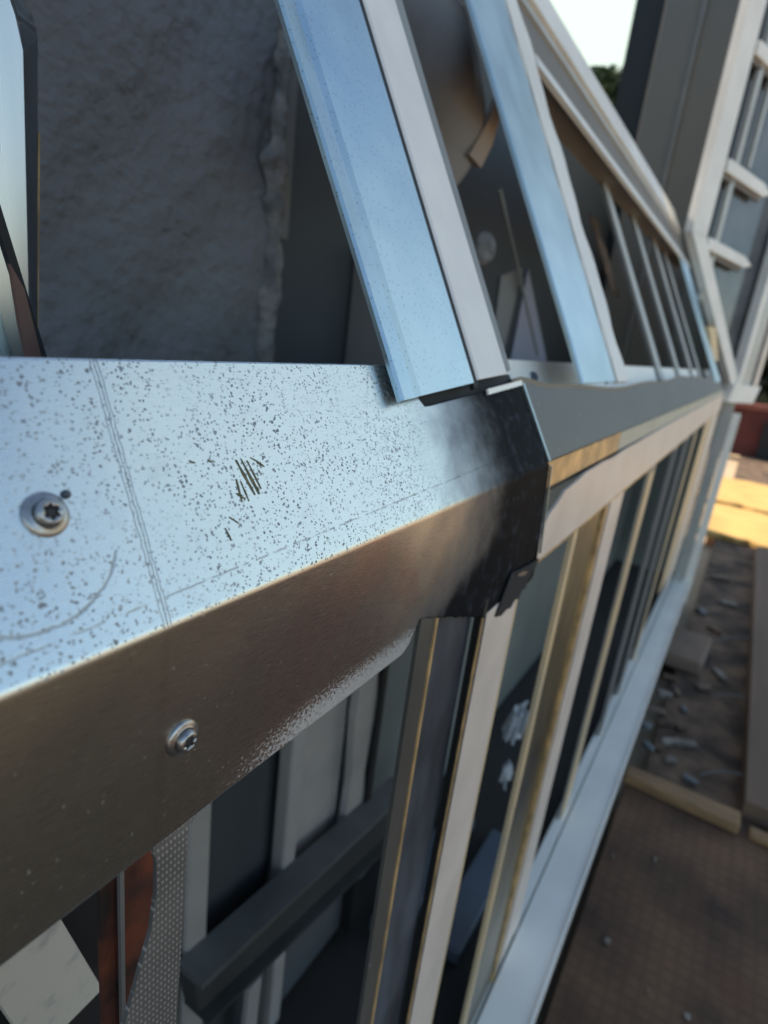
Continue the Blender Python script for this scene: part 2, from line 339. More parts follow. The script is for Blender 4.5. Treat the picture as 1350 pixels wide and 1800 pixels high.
def profile(prof, t, place, a, b, n=1):    # sweep a bent strip; place(u, v, w) -> 3-D point
    P, O = thick(prof, t); k = len(P); B_ = B()
    for j in range(n+1):
        ww = a+(b-a)*j/n if not callable(a) else None
        for p in P: B_.v.append(place(p.x, p.y, a(p.x) if callable(a) and j == 0 else (a+(b-a)*j/n if not callable(a) else a(p.x)+(b-a(p.x))*j/n)))
        for p in O: B_.v.append(place(p.x, p.y, a(p.x) if callable(a) and j == 0 else (a+(b-a)*j/n if not callable(a) else a(p.x)+(b-a(p.x))*j/n)))
    m = 2*k
    for j in range(n):
        q = j*m; r = q+m
        for i in range(k-1):
            B_.f.append((q+i, q+i+1, r+i+1, r+i)); B_.f.append((q+k+i+1, q+k+i, r+k+i, r+k+i+1))
        B_.f.append((q, r, r+k, q+k)); B_.f.append((q+k-1, q+2*k-1, r+2*k-1, r+k-1))
    for i in range(k-1):
        B_.f.append((i, k+i, k+i+1, i+1)); e = n*m; B_.f.append((e+i, e+i+1, e+k+i+1, e+k+i))
    return B_
rnd = random.Random(3)

# ================================================================== SETTING
def struct(name, b, m):
    o = b.make(name, m); o['kind'] = 'structure'; return o
struct('ground', B().box(-1500, 1500, -1500, 1500, DECK-3, DECK-.6), 'yard')
struct('deck', B().box(-60, 24, -60, .0, DECK-.55, DECK-.03).box(24, 92, -13, .0, DECK-.55, DECK-.03), 'soil')
struct('interior_floor', B().box(-20, 30, .9, 19.5, DECK-.5, -8.3), 'plinth')

# loose boards lying on the deck
o = B().box(2.0, 14.1, -9, .35, DECK-.025, DECK+.06).make('mesh_faced_board', 'deck', bevel=.03)
o['label'] = 'dark brown mesh-faced board lying flat on the deck beside the frame base'; o['category'] = 'board'
o = B().box(14.75, 39.5, -7.5, -2.12, DECK-.02, DECK+.5).make('plank', 'plank', bevel=.04)
o['label'] = 'wide brown plank lying lengthways at the right edge beyond the pine batten'; o['category'] = 'plank'
bt = B()
bt.hexa([(14.0, .42, DECK+.07), (14.45, .42, DECK+.07), (14.45, .42, DECK+.33), (14.0, .42, DECK+.33)],
        [(13.95, -2.1, DECK+.07), (14.5, -2.1, DECK+.07), (14.5, -2.1, DECK+.35), (13.95, -2.1, DECK+.35)])
o = bt.make('pine_batten', 'timber', bevel=.05); o['label'] = 'yellowish pine batten lying across the deck between brown boards'; o['category'] = 'batten'
o = B().box(14.0, 14.3, -4.2, -2.3, DECK+.07, DECK+.25).make('pine_batten', 'timber', bevel=.05)
o['label'] = 'thinner dull batten end at the right edge, in line with the pine batten'; o['category'] = 'batten'
def patch(name, x0, x1, y0, y1, lab):
    b = B(); n = 14; pts = []
    for k in range(n+1): pts.append((x0+rnd.uniform(-.4, .4), y0+(y1-y0)*k/n, DECK))
    for k in range(n+1): pts.append((x1+rnd.uniform(-.5, .5), y1+(y0-y1)*k/n, DECK))
    b.slab(pts, (0, 0, .35)); o = b.make(name, 'pale_sheet', bevel=.05); o['label'] = lab; o['category'] = 'sheet'
    o['group'] = 'sunlit straw sheets on the deck'
patch('straw_coloured_sheet', 40.8, 50.2, -9, 1.2, 'sunlit straw yellow sheet on the deck, nearer of the two')
patch('straw_coloured_sheet', 51.6, 63.5, -9, 2.2, 'sunlit straw yellow sheet on the deck, farther one before the red wall')
# rubble
def rock(name, x, y, sx, sy, sz, m, lab, cat, grp=None, rz=0):
    bm = bmesh.new(); bmesh.ops.create_icosphere(bm, subdivisions=2, radius=1)
    vs = []
    for v in bm.verts:
        k = 1+rnd.uniform(-.22, .22); a = v.co*k
        c, s_ = math.cos(rz), math.sin(rz)
        px, py = max(-.8, min(.8, a.x))*sx, max(-.8, min(.8, a.y))*sy
        vs.append((x+px*c-py*s_, y+px*s_+py*c, DECK+sz*.55+max(-.6, min(.6, a.z))*sz))
    fs = [tuple(v.index for v in f.verts) for f in bm.faces]; bm.free()
    o = mesh(name, vs, fs, m); o['label'] = lab; o['category'] = cat
    if grp: o['group'] = grp
    return o
chip = B().hexa([(21.3, .5, DECK), (21.3, -.75, DECK), (24.0, -.9, DECK), (24.0, .6, DECK)], [(21.4, .5, DECK+.5), (21.4, -.7, DECK+.45), (23.9, -.85, DECK+.5), (23.9, .6, DECK+.5)]).make('brick_offcut', 'chip', bevel=.08)
chip['label'] = 'tan rectangular block on the dirty deck behind the frame'; chip['category'] = 'block'
RB = [(19.2, .1, .35, .25), (18.0, .2, .5, .2), (17.5, -.1, .4, .18), (17.0, .3, .3, .2), (16.6, -.3, .4, .2), (16.9, -.75, .5, .2), (17.6, -.55, .3, .2), (16.0, .1, .3, .15),
      (22.0, -1.3, .6, .2), (20.6, -.9, .4, .2), (20.4, .1, .4, .15), (15.3, -1.0, .3, .15), (15.8, -.5, .25, .15), (19.6, -.2, .3, .15), (25.9, -.9, .5, .22), (27.5, -.3, .5, .25), (29.5, -1.2, .6, .25), (33, -.7, .8, .3), (16.2, -.15, .3, .2), (18.7, -.5, .25, .14)]
RL = {5: 'palest rubble lump of the heap, nearest the middle of the deck gap', 8: 'pale elongated lump right of the tan block', 17: 'farthest rubble lump beside the wide plank', 11: 'rubble lump closest to the pine batten', 14: 'lump lying beyond the tan block, close to the bottom track'}
for i, (x, y, a, c) in enumerate(RB):
    rock('rubble_lump', x, y, a*.75, c*.75, .11, ['rubble_a', 'chip', 'soil', 'panel2'][i % 4] if i not in (5, 8) else 'rubble_a', RL.get(i, 'small crumbled lump of rubble among others on the brown deck'), 'rubble', 'rubble lumps on the brown deck', rnd.uniform(0, 3))
for i, (x, y) in enumerate([(11.5, .13), (12.0, -.64), (9.48, -.19), (8.97, -1.55), (9.0, -.95)]):
    o = rock('debris_crumb', x, y, rnd.uniform(.04, .09), rnd.uniform(.025, .06), .04, 'rubble_a', ['pale crumb on the mesh-faced board, nearest the pine batten and the bottom track', 'pale crumb on the mesh-faced board a little below the pine batten, away from the track', 'pale crumb on the mesh-faced board close beside the bottom track', 'pale crumb on the mesh-faced board nearest the bottom of the photo', 'pale crumb in the lower middle of the mesh-faced board'][i], 'debris', 'pale crumbs on the mesh-faced board'); o.location.z += .07*U
# tie wires
for i, (x0, y0, x1, y1) in enumerate([(20.2, -1.2, 20.8, -3.2), (15.7, -1.2, 16.6, -3.2), (24.5, -.9, 26.5, -3.0)]):
    bb = B(); pr = None
    for k in range(9):
        t = k/8; p = (x0+(x1-x0)*t+.15*math.sin(7*t), y0+(y1-y0)*t, DECK+.06+.5*t)
        if pr: bb.bar(pr, p, .035, .035, (0, 0, 1))
        pr = p
    o = bb.make('tie_wire', 'panel2'); o['label'] = ['thin pale wire crossing the deck gap near the middle of the wide plank', 'thin pale wire crossing the deck gap close to the pine batten', 'thin pale wire over the far part of the deck gap'][i]; o['category'] = 'wire'

# red wall, hedge, tree far behind
rw = root('red_wall', 'low red masonry wall standing beyond the sunlit sheets', 'wall', (86, -4, DECK))
B().box(86, 88, -14, 5.5, DECK-.1, -4.4).make('wall_face', 'brick', rw)
B().box(85.7, 88.3, -14, 5.7, -4.4, -3.75).make('coping', mat('red_coping', (.24, .08, .06), 0, .8), rw)
B().box(85.55, 85.95, -14, -1.5, DECK, -5.6).make('dark_opening', 'black', rw)
def leaves(name, centre, rad, n, size, m, parent=None):
    b = B()
    for k in range(n):
        d = Vector((rnd.gauss(0, 1), rnd.gauss(0, 1), rnd.gauss(0, 1))).normalized()*(rnd.random()**.4)
        c = Vector((centre[0]+d.x*rad[0], centre[1]+d.y*rad[1], centre[2]+d.z*rad[2]))
        a = Vector((rnd.uniform(-1, 1), rnd.uniform(-1, 1), rnd.uniform(-1, 1)))*size; e = Vector((rnd.uniform(-1, 1), rnd.uniform(-1, 1), rnd.uniform(-1, 1)))*size
        i = len(b.v); b.v += [tuple(c-a), tuple(c+e), tuple(c+a), tuple(c-e)]; b.f.append((i, i+1, i+2, i+3))
    return b.make(name, m, parent)
hd = root('hedge', 'dark green hedge rising behind the red wall', 'hedge', (98, -8, DECK))
leaves('foliage', (100, -6, 2), (6, 16, 18), 5000, 1.0, 'hedge', hd)
B().box(99, 102, -20, 8, DECK-.5, 12).make('inner_growth', 'hedge', hd)
tr = root('tree', 'distant green treetop showing just above the ridge beam', 'tree', (200, 60, DECK))
bb = B(); bb.bar((200, 60, DECK-1), (200, 60, 60), 5, 5, (1, 0, 0)); bb.bar((200, 60, 35), (203, 55, 62), 2, 2, (1, 0, 0)); bb.make('trunk', 'timber', tr)
leaves('crown', (200, 60, 64), (11, 9, 13), 1500, 1.9, 'tree', tr)

# tall building mass added to keep the sun off the frame
nb = root('sun_block_building', 'tall dark building mass added behind the mansard frame to block the sun', 'building', (0, 20, DECK))
B().box(-120, 48, 20.5, 60, DECK-.5, 18.2).make('wall', 'panel', nb)
B().box(-120, 48.5, 20, 60.5, 18.2, 18.9).make('parapet', 'panel2', nb)

# ---- inner walls
iw = root('inner_wall', 'rough dark grey sprayed mortar wall behind the frame at upper left', 'wall', (2, 6.5, DECK))
b = B(); nx, nz = 110, 90; x0, x1, z0, z1 = -6, 7.0, -8.2, 6.6
for j in range(nz+1):
    for i in range(nx+1):
        x = x0+(x1-x0)*i/nx; z = z0+(z1-z0)*j/nz
        if i == nx: x += .04*math.sin(z*3.1)+.04*math.sin(z*7.3+1)+rnd.uniform(-.05, .05)
        b.v.append((x, 6.25+.05*math.sin(x*1.7+z*1.1)+.04*math.sin(x*3.9-z*2.7)+rnd.uniform(-.012, .012), z))
for j in range(nz):
    for i in range(nx):
        q = j*(nx+1)+i; b.f.append((q, q+1, q+nx+2, q+nx+1))
b.make('mortar_face', 'concrete', iw, smooth=True)
B().box(x0, 6.9, 6.4, 7.0, z0, z1-.1).make('wall_core', 'panel', iw)
# lumpy mortar seam down the wall's edge
b = B(); rows = 60
for j in range(rows+1):
    z = -2.0+6.0*j/rows; wl = .17+.04*math.sin(z*4.3)+.04*math.sin(z*11)+rnd.uniform(-.04, .04); cx = 6.80+.02*math.sin(z*2.1)
    if z > 2.0: wl *= .55
    for k in range(7):
        a = math.pi*k/6; b.v.append((cx-math.cos(a)*wl, 6.24-math.sin(a)*(.16+rnd.uniform(-.03, .03)), z+rnd.uniform(-.02, .02)))
for j in range(rows):
    for k in range(6):
        q = j*7+k; b.f.append((q, q+1, q+8, q+7))
b.make('mortar_seam', 'mortar', iw, smooth=True, label='pale lumpy mortar seam')
o = B().box(7.05, 30, 6.55, 6.9, -8.2, 6.3).make('smooth_wall_panel', 'panel', None); o['label'] = 'smooth slate grey board wall beside the rough mortar wall'; o['category'] = 'wall panel'
o = B().box(7.08, 7.3, 6.35, 6.54, 1.0, 4.0).make('wall_trim', 'panel2', None, bevel=.02); o['label'] = 'narrow grey trim strip at the top of the mortar wall edge'; o['category'] = 'trim'
o = B().box(9.2, 9.55, 5.6, 6.5, -8.2, 1.2).make('inner_post', 'panel2', None, bevel=.03); o['label'] = 'short grey post seen left of the doubled rafter foot'; o['category'] = 'post'

# ---- dark roof-side cladding of the taller wing beyond the ridge
cw = root('clad_wall', 'tall olive grey clad wall rising beyond the ridge beam', 'wall', (26.5, 5, DECK))
B().box(26.2, 30, 3.0, 4.85, -8, 60).make('cladding_panel', 'clad', cw, bevel=.03)
B().box(26.05, 30, 4.85, 4.98, -8, 60).make('joint_strip', 'clad_line', cw)
B().box(26.2, 30, 4.98, 6.25, -8, 60).make('cladding_panel', 'clad', cw, bevel=.03)
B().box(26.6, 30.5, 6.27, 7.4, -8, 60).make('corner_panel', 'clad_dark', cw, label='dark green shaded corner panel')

# ================================================================== UPPER FRAME
mf = root('mansard_frame', 'galvanised steel sloping roof frame with rafters rising to the ridge beam', 'steel frame', (3, 1.2, -1))
# outer flange of its bottom channel, top edge slightly wavy
def wave(x): return .50+.035*math.sin(x*.55+.6)+.02*math.sin(x*1.7)+.06*math.exp(-((x-3.7)/.35)**2)
b = B(); n = 120
for j in range(n+1):
    x = 3.55+(24.2-3.55)*j/n; h = wave(x)
    for o_ in (-.02, -.035):
        for s in (.02, h*.5, h-.03, h): b.v.append(TP(x, s, o_+(.012 if s == h else 0)+.004*math.sin(x*2.3)))
for j in range(n):
    q = j*8; r = q+8
    for k in range(3):
        b.f.append((q+k, q+k+1, r+k+1, r+k)); b.f.append((q+4+k+1, q+4+k, r+4+k, r+4+k+1))
    b.f.append((q+3, q+7, r+7, r+3)); b.f.append((q, r, r+4, q+4))
b.f.append((0, 4, 5, 1)); b.f.append((1, 5, 6, 2)); b.f.append((2, 6, 7, 3))
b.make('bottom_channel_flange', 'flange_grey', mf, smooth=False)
b = B()
b.hexa([TP(2.9, .0, -.30), TP(24.2, .0, -.30), TP(24.2, .0, -.33), TP(2.9, .0, -.33)], [TP(2.9, .815, -.30), TP(24.2, .80, -.30), TP(24.2, .80, -.33), TP(2.9, .815, -.33)])
b.make('bottom_channel_inner_flange', 'pale_track', mf)
b = B(); b.hexa([TP(3.0, .02, -.04), TP(24.2, .02, -.04), TP(24.2, .05, -.04), TP(3.0, .05, -.04)], [TP(3.0, .02, -.295), TP(24.2, .02, -.295), TP(24.2, .05, -.295), TP(3.0, .05, -.295)])
b.make('bottom_channel_web', 'galv_dull', mf)

def rafter(xa, xb, s0, s1, o_, depth,  m, mside, parent, rib=0, skew=0, label=None, lip=.0):
    r = bpy.data.objects.new('rafter', None); COL.objects.link(r); r.parent = parent; r.location = W(TP((xa+xb)/2, s0, o_))-parent_world(parent); r.empty_display_size = .05
    if label: r['label'] = label
    bpy.context.view_layer.update()
    prof = [(xa, -depth), (xa, -.012), (xa+.012, 0)]
    if rib: prof += [(xa+rib-.02, -.010), (xa+rib+.02, 0)]
    prof += [(xb-.015, 0), (xb, -.015), (xb, -depth)]
    prof = [(u, v) for u, v in prof]
    f = lambda x: s0+skew*(x-xa)/(xb-xa)
    b = profile(prof, -.014, lambda u, v, w_: TP(u, w_, o_+v), f, s1, 6)
    b.make('web', m, r)
    return r
r1 = rafter(2.08, 2.83, .467, 4.9, .06, .03, 'galv', 'black', mf, rib=.14, skew=.062, label='widest bright blue-reflecting rafter standing over the plate end')
B().hexa([TP(2.25, .40, -.03), TP(3.63, .45, -.03), TP(3.63, .45, -.05), TP(2.25, .40, -.05)], [TP(2.25, .62, -.03), TP(3.60, .60, -.03), TP(3.60, .60, -.05), TP(2.25, .62, -.05)]).make('foot_shadow', 'black', mf)  # black plate added to paint the shadow under the rafter foot
B().hexa([TP(2.836, .5, .045), TP(2.896, .52, .045), TP(2.896, .52, .02), TP(2.836, .5, .02)], [TP(2.836, 4.9, .045), TP(2.896, 4.9, .045), TP(2.896, 4.9, .02), TP(2.836, 4.9, .02)]).make('dark_gap_strip', 'black', r1)  # black strip paints the dark gap between the two rafters
r1b = rafter(2.90, 3.335, .545, 4.9, .055, .03, 'primer', 'black', mf, skew=.03, label='pinkish white rafter flange beside the widest rafter')
b = B(); b.hexa([TP(3.34, .585, .05), TP(3.50, .61, .02), TP(3.50, .61, -.0), TP(3.34, .585, .03)], [TP(3.34, 4.9, .05), TP(3.56, 4.9, .02), TP(3.56, 4.9, -.0), TP(3.34, 4.9, .03)])
b.make('flange_return', 'galv_dull', r1b, label='mottled grey return edge')
r2 = rafter(5.03, 6.27, .50, 4.9, .04, .04, 'galv_blur', 'black', mf, rib=0, skew=0, label='second bright blue rafter, with a cream edge strip')
b = B(); m_ = 30
for j in range(m_+1):
    s = .49+(4.75-.49)*j/m_; wv_ = 6.86+.05*math.sin(s*5)+.03*math.sin(s*11)
    b.v += [TP(6.33+.02*math.sin(s*9), s, .05), TP(wv_, s, .05), TP(wv_, s, .0), TP(6.33, s, .0)]
for j in range(m_):
    q = j*4
    for k in range(4): b.f.append((q+k, q+(k+1) % 4, q+4+(k+1) % 4, q+4+k))
b.f.append((0, 3, 2, 1)); b.make('edge_strip', 'white_frame', r2, label='cream edge strip')
for xa, wd in ((11.62, .62), (14.35, .60), (17.2, .6), (19.3, .55)):
    top = 4.68-.0*(xa)
    r = rafter(xa, xa+wd, .1, top, -.28, .05, 'galv_dull', 'black', mf)
    b = B(); b.hexa([TP(xa-.06, .1, -.25), TP(xa+.4, .1, -.25), TP(xa+.4, .1, -.275), TP(xa-.06, .1, -.275)], [TP(xa-.06, top, -.25), TP(xa+.4, top, -.25), TP(xa+.4, top, -.275), TP(xa-.06, top, -.275)])
    b.make('lip', 'white_blue', r)
r = rafter(20.3, 22.3, .3, 4.1, .03, .05, 'galv_blur', 'black', mf, label='farthest rafter, bright blue, at the frame corner')
# ridge beam
rb = bpy.data.objects.new('ridge_beam', None); COL.objects.link(rb); rb.parent = mf; rb.location = W(TP(7, 5))-parent_world(mf); bpy.context.view_layer.update()
def ridge(name, m, pts, th, o1=0, **k):
    (xa, a0, a1), (xb, b0, b1) = pts
    B().hexa([TP(xa, a0, o1), TP(xb, b0, o1), TP(xb, b1, o1), TP(xa, a1, o1)], [TP(xa, a0, o1-th), TP(xb, b0, o1-th), TP(xb, b1, o1-th), TP(xa, a1, o1-th)]).make(name, m, rb, **k)
ridge('face', 'taupe', ((7.0, 4.01, 4.81), (22.8, 4.25, 5.02)), .3, -.02)
ridge('lower_lip', 'pale_track', ((7.0, 3.93, 4.07), (22.8, 4.05, 4.27)), .06, .05)
ridge('inner_rail', 'white_blue', ((7.0, 4.82, 4.96), (22.8, 5.03, 5.2)), .1, .02)
ridge('top_rail', 'white_frame', ((7.0, 4.99, 5.6), (22.8, 5.22, 6.0)), .2, .07)
ridge('back_rail', 'taupe', ((7.0, 5.62, 5.87), (22.8, 6.02, 6.35)), .2, .0)
# screws in the channel: small domed heads
def dome(name, c, nrm, r, h, m, parent, seg=20):
    nrm = Vector(nrm).normalized(); a = nrm.orthogonal().normalized(); e = nrm.cross(a)
    b = B(); rings = 5
    for j in range(rings):
        t = j/rings*math.pi/2
        for k in range(seg):
            q = 2*math.pi*k/seg; b.v.append(tuple(Vector(c)+nrm*h*math.sin(t)+(a*math.cos(q)+e*math.sin(q))*r*math.cos(t)))
    b.v.append(tuple(Vector(c)+nrm*h)); top = len(b.v)-1
    for j in range(rings-1):
        for k in range(seg): b.f.append((j*seg+k, j*seg+(k+1) % seg, (j+1)*seg+(k+1) % seg, (j+1)*seg+k))
    for k in range(seg): b.f.append(((rings-1)*seg+k, (rings-1)*seg+(k+1) % seg, top))
    return b.make(name, m, parent, smooth=True)
for x, s in ((4.9, .67), (6.75, .66), (7.5, .62)):
    dome('screw_head', TP(x, s, -.30), (0, -TZ, TY), .05, .04, 'dark_steel', mf)

# ================================================================== NEAR COVER PLATE
cp = root('eave_plate', 'folded galvanised steel plate, dark speckled, screwed over the frame in the foreground', 'steel plate', (2, 1, -.71))
def vtop(x):
    return .634 if x < 2.2 else (.634-.185*min(1, (x-2.2)/.15) if x < 2.4 else .449+.088*(x-2.4)/1.25)
BOT = [(-2, 1.323), (.86, 1.323), (1.0, 1.322), (2.08, 1.323), (2.17, 1.20), (2.3, 1.24), (2.6, 1.35), (3.0, 1.50), (3.1, 1.56), (3.3, 1.585), (3.45, 1.55), (3.6, 1.555), (3.69, 1.535), (3.78, 1.47), (3.95, 1.42)]
def vbot(x):
    for (a, p), (c, q) in zip(BOT, BOT[1:]):
        if x <= c: return -(p+(q-p)*(x-a)/(c-a))+.71
    return -1.42+.71
xs = [-2+2.85*i/20 for i in range(20)]+[.85+1.25*i/24 for i in range(24)]+[2.1+1.6*i/70 for i in range(71)]
def cover_point(x, v, o=0.0):
    # rounded fold of radius r between the lower (vertical) and upper (sloping) leg
    r = .056; th = math.atan2(TY, TZ); hl = r*math.tan(th/2)
    if v > hl: return TP(x, v, o)
    if v < -hl: return (x, 1-o, -.71+v)
    a = (v+hl)/(2*hl)*th               # 0 at lower leg, th at upper leg
    cy, cz = 1+r, -.71-hl
    return (x, cy-(r+o)*math.cos(a), cz+(r+o)*math.sin(a))
rows_u = [1, .99, .92, .8, .65, .5, .35, .2, .1, .05]
rows_m = [.0141*k for k in (1, .8, .6, .4, .2, 0, -.2, -.4, -.6, -.8, -1)]
rows_d = [.04, .12, .25, .4, .55, .7, .82, .92, .97, .99, 1]
def xend(v): return 3.736-.067*(v-.03)/.5 if v > 0 else 3.76+.17*min(1, -v/.7)
vs, uvs, fs = [], [], []
for layer in (0, 1):
    for xi in xs:
        a = (xi+2)/5.7
        col = [vtop(xi)*k for k in rows_u]+rows_m+[vbot(xi)*k for k in rows_d]
        for v in col:
            x = xi if xi < 3.2 else 3.2+(xi-3.2)/.5*(xend(v)-3.2)
            jag = 0
            vs.append(cover_point(x, v+(rnd.uniform(-.006, .006) if xi > 2.1 and v == col[-1] else 0), -.013 if layer else 0)); uvs.append((x, v))
R_ = len(rows_u)+len(rows_m)+len(rows_d); C_ = len(xs); off = R_*C_
for i in range(C_-1):
    for j in range(R_-1):
        q = i*R_+j; fs.append((q, q+1, q+R_+1, q+R_)); q += off; fs.append((q+1, q, q+R_, q+R_+1))
    q = i*R_; fs.append((q, q+R_, q+R_+off, q+off)); q = i*R_+R_-1; fs.append((q+R_, q, q+off, q+R_+off))
for j in range(R_-1):
    q = (C_-1)*R_+j; fs.append((q, q+1, q+1+off, q+off))
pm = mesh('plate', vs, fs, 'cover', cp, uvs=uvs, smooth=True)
# bright cut edge at the plate's end
b = B(); b.bar(TP(3.675, .53, .008), TP(3.737, .02, .008), .016, .016, (0, -1, 0)); b.bar((3.765, .99, -.72), (3.94, .99, -1.36), .012, .012, (0, -1, 0))
b.make('cut_edge', 'galv_blur', cp, label='bright cut edge at the plate end')
b = B(); b.bar(TP(3.05, .487, .02), TP(3.62, .53, .02), .03, .012, (0, -1, .4)); b.make('cut_edge', 'pale_track', cp, label='painted highlight on the top edge under the white rafter')  # pale bar paints the highlight along the plate's top edge
# torn tab below the end
b = B()
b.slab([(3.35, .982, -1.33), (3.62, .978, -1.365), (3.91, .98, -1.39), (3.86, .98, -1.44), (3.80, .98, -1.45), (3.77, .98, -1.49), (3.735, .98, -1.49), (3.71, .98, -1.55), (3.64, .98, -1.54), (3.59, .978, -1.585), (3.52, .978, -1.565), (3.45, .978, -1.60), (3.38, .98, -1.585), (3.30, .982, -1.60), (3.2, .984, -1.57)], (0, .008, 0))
b.make('torn_tab', 'dark_end', cp, label='dark torn tab hanging below the plate end')
b = B(); b.slab([(3.44, .972, -1.365), (3.55, .972, -1.375), (3.66, .972, -1.41), (3.60, .972, -1.42), (3.47, .972, -1.385)], (0, .004, 0)); b.make('bare_fleck', 'chip', cp, label='small tan bare fleck on the torn tab')
# olive smears
def smear(pts, wd):
    b = B()
    for (x0, s0, x1, s1, w_) in pts:
        n = 5; Lp, Rp = [], []
        for k in range(n+1):
            t = k/n; x = x0+(x1-x0)*t; s = s0+(s1-s0)*t; ww = w_*.8*(1-.75*abs(t-.45))*rnd.uniform(.45, 1.35)
            Lp.append(TP(x-ww, s, .0015)); Rp.append(TP(x+ww, s, .0015))
        b.slab(Lp+Rp[::-1], (0, .0004, -.0002))
    return b
smear([(1.185, .352, 1.215, .245, .007), (1.205, .352, 1.232, .245, .006), (1.225, .345, 1.245, .258, .004), (1.165, .30, 1.160, .235, .004), (1.178, .29, 1.186, .232, .004), (1.262, .335, 1.285, .318, .006), (1.24, .352, 1.275, .33, .004), (1.15, .262, 1.175, .24, .006)], 0).make('olive_smear', 'olive', cp)
smear([(1.10, .205, 1.125, .182, .005), (1.075, .18, 1.083, .143, .004), (1.068, .148, 1.09, .143, .004), (1.03, .37, 1.045, .36, .006), (1.09, .365, 1.1, .355, .005)], 0).make('olive_smear', 'olive', cp)

def screw(c, nrm, spin, parent, R0=.047, lab=None):
    s = bpy.data.objects.new('screw', None); COL.objects.link(s); s.parent = parent; s.location = W(c)-parent_world(parent); bpy.context.view_layer.update()
    if lab: s['label'] = lab
    nrm = Vector(nrm).normalized(); a = Vector((1, 0, 0)); a = (a-nrm*a.dot(nrm)).normalized(); e = nrm.cross(a)
    a, e = a*math.cos(spin)+e*math.sin(spin), e*math.cos(spin)-a*math.sin(spin)
    C0 = Vector(c); seg = 48
    def lathe(pr, name, m, close=None):
        b = B()
        for r, h in pr:
            for k in range(seg):
                q = 2*math.pi*k/seg; b.v.append(tuple(C0+nrm*h+(a*math.cos(q)+e*math.sin(q))*r))
        for j in range(len(pr)-1):
            for k in range(seg): b.f.append((j*seg+k, j*seg+(k+1) % seg, (j+1)*seg+(k+1) % seg, (j+1)*seg+k))
        if close:
            for r0, r1, h in close:                                # cross-shaped recess
                for k in range(seg):
                    q = 2*math.pi*k/seg; lobe = r1+(r0-r1)*max(0, .5+.5*math.cos(6*q))
                    b.v.append(tuple(C0+nrm*h+(a*math.cos(q)+e*math.sin(q))*lobe))
                j = len(b.v)//seg-2
                for k in range(seg): b.f.append((j*seg+k, j*seg+(k+1) % seg, (j+1)*seg+(k+1) % seg, (j+1)*seg+k))
            j = len(b.v)//seg-1; b.f.append(tuple(j*seg+k for k in range(seg)))
        return b.make(name, m, s, smooth=True)
    lathe([(R0*1.0, -.002), (R0*1.0, .003), (R0*.97, .0055), (R0*.80, .0075), (R0*.70, .009), (R0*.66, .010)], 'washer_flange', 'screw')
    lathe([(R0*.62, .0098), (R0*.61, .018), (R0*.58, .0235), (R0*.52, .027), (R0*.46, .029)], 'head', 'screw', [(R0*.40, R0*.27, .0292), (R0*.38, R0*.25, .017)])
    lathe([(R0*.02, .0235)], 'recess', 'recess', [(R0*.39, R0*.26, .0262), (R0*.30, R0*.18, .0235)])
    return s
screw(TP(.642, .305, .001), (0, -TZ, TY), .4, cp, lab='upper left screw on the sloping leg')
screw((.875, .999, -1.041), (0, -1, 0), .2, cp, R0=.048, lab='screw on the vertical leg')
dome('solder_bead', TP(.695, .338, .001), (0, -TZ, TY), .010, .012, 'dark_steel', cp)
# knurled stud hanging under the plate
b = B(); pts = [(.955, .998, -1.315), (.90, .998, -1.35), (.895, .998, -1.6), (.875, .998, -2.1), (.86, .998, -3.4), (.86, .998, -8.1), (.60, .998, -8.1), (.66, .998, -3.0), (.70, .998, -1.86), (.745, .998, -1.72), (.765, .998, -1.66), (.785, .998, -1.60), (.80, .998, -1.48), (.80, .998, -1.38), (.79, .998, -1.315)]
ks = root('knurled_stud', 'knurled grey steel stud dropping from the plate at lower left', 'stud', (.78, 1, -8.2))
b.slab([(x, 1.003 if z > -1.33 else .998, z) for x, y, z in pts], (0, .013, 0)); b.make('flange', 'knurl', ks)
rs = root('rusty_stud', 'rust covered steel stud behind the knurled one, lower left', 'stud', (.9, 1.25, -8.2))
B().box(.80, .842, 1.24, 1.26, -8.1, -1.2).make('left_flange', 'rust', rs)
B().box(.862, 1.06, 1.25, 1.27, -8.1, -1.2).make('right_flange', 'rust', rs)
b = B(); b.bar((.852, 1.22, -8.1), (.852, 1.22, -1.2), .014, .014, (1, 0, 0)); b.make('slotted_rib', 'galv_dull', rs, label='thin grey rib between the rusty flanges')
op = B().slab([(.79, 1.9, -2.40), (1.008, 1.9, -2.38), (1.223, 1.9, -3.13), (1.03, 1.9, -3.15), (.88, 1.9, -3.05), (.78, 1.9, -2.65)], (0, .05, -.02)).make('mottled_plate', mat('mottled_plate', (.60, .56, .48), .1, .6, (.42, .40, .36), scale=70, lo=.30, hi=.44, detail=8))
db = B().box(.4, 1.7, 2.05, 2.1, -8.2, -1.2).make('dark_interior', 'black'); db['label'] = 'black sheet for the dark interior behind the pale mottled plate at bottom left'; db['category'] = 'board'  # black sheet added to paint the unlit interior here
op['label'] = 'pale mottled metal plate under the foreground plate, bottom left corner'; op['category'] = 'plate'

# ================================================================== LOWER WALL FRAME
wf = root('wall_frame', 'long galvanised stud wall frame running away below the sloping roof frame', 'steel frame', (4, 1, -8.2))
B().box(3.4, 6.2, 1.03, 1.06, -.90, -.715).make('upper_rail', 'ochre', wf, label='near end of the upper rail, orange light painted on')  # orange light on this end is painted as an ochre length
B().box(6.21, 24.4, 1.03, 1.06, -.90, -.715).make('upper_rail', 'pale_rail', wf)
B().box(3.4, 24.4, 1.06, 1.36, -.96, -.905).make('top_track_web', 'black', wf)
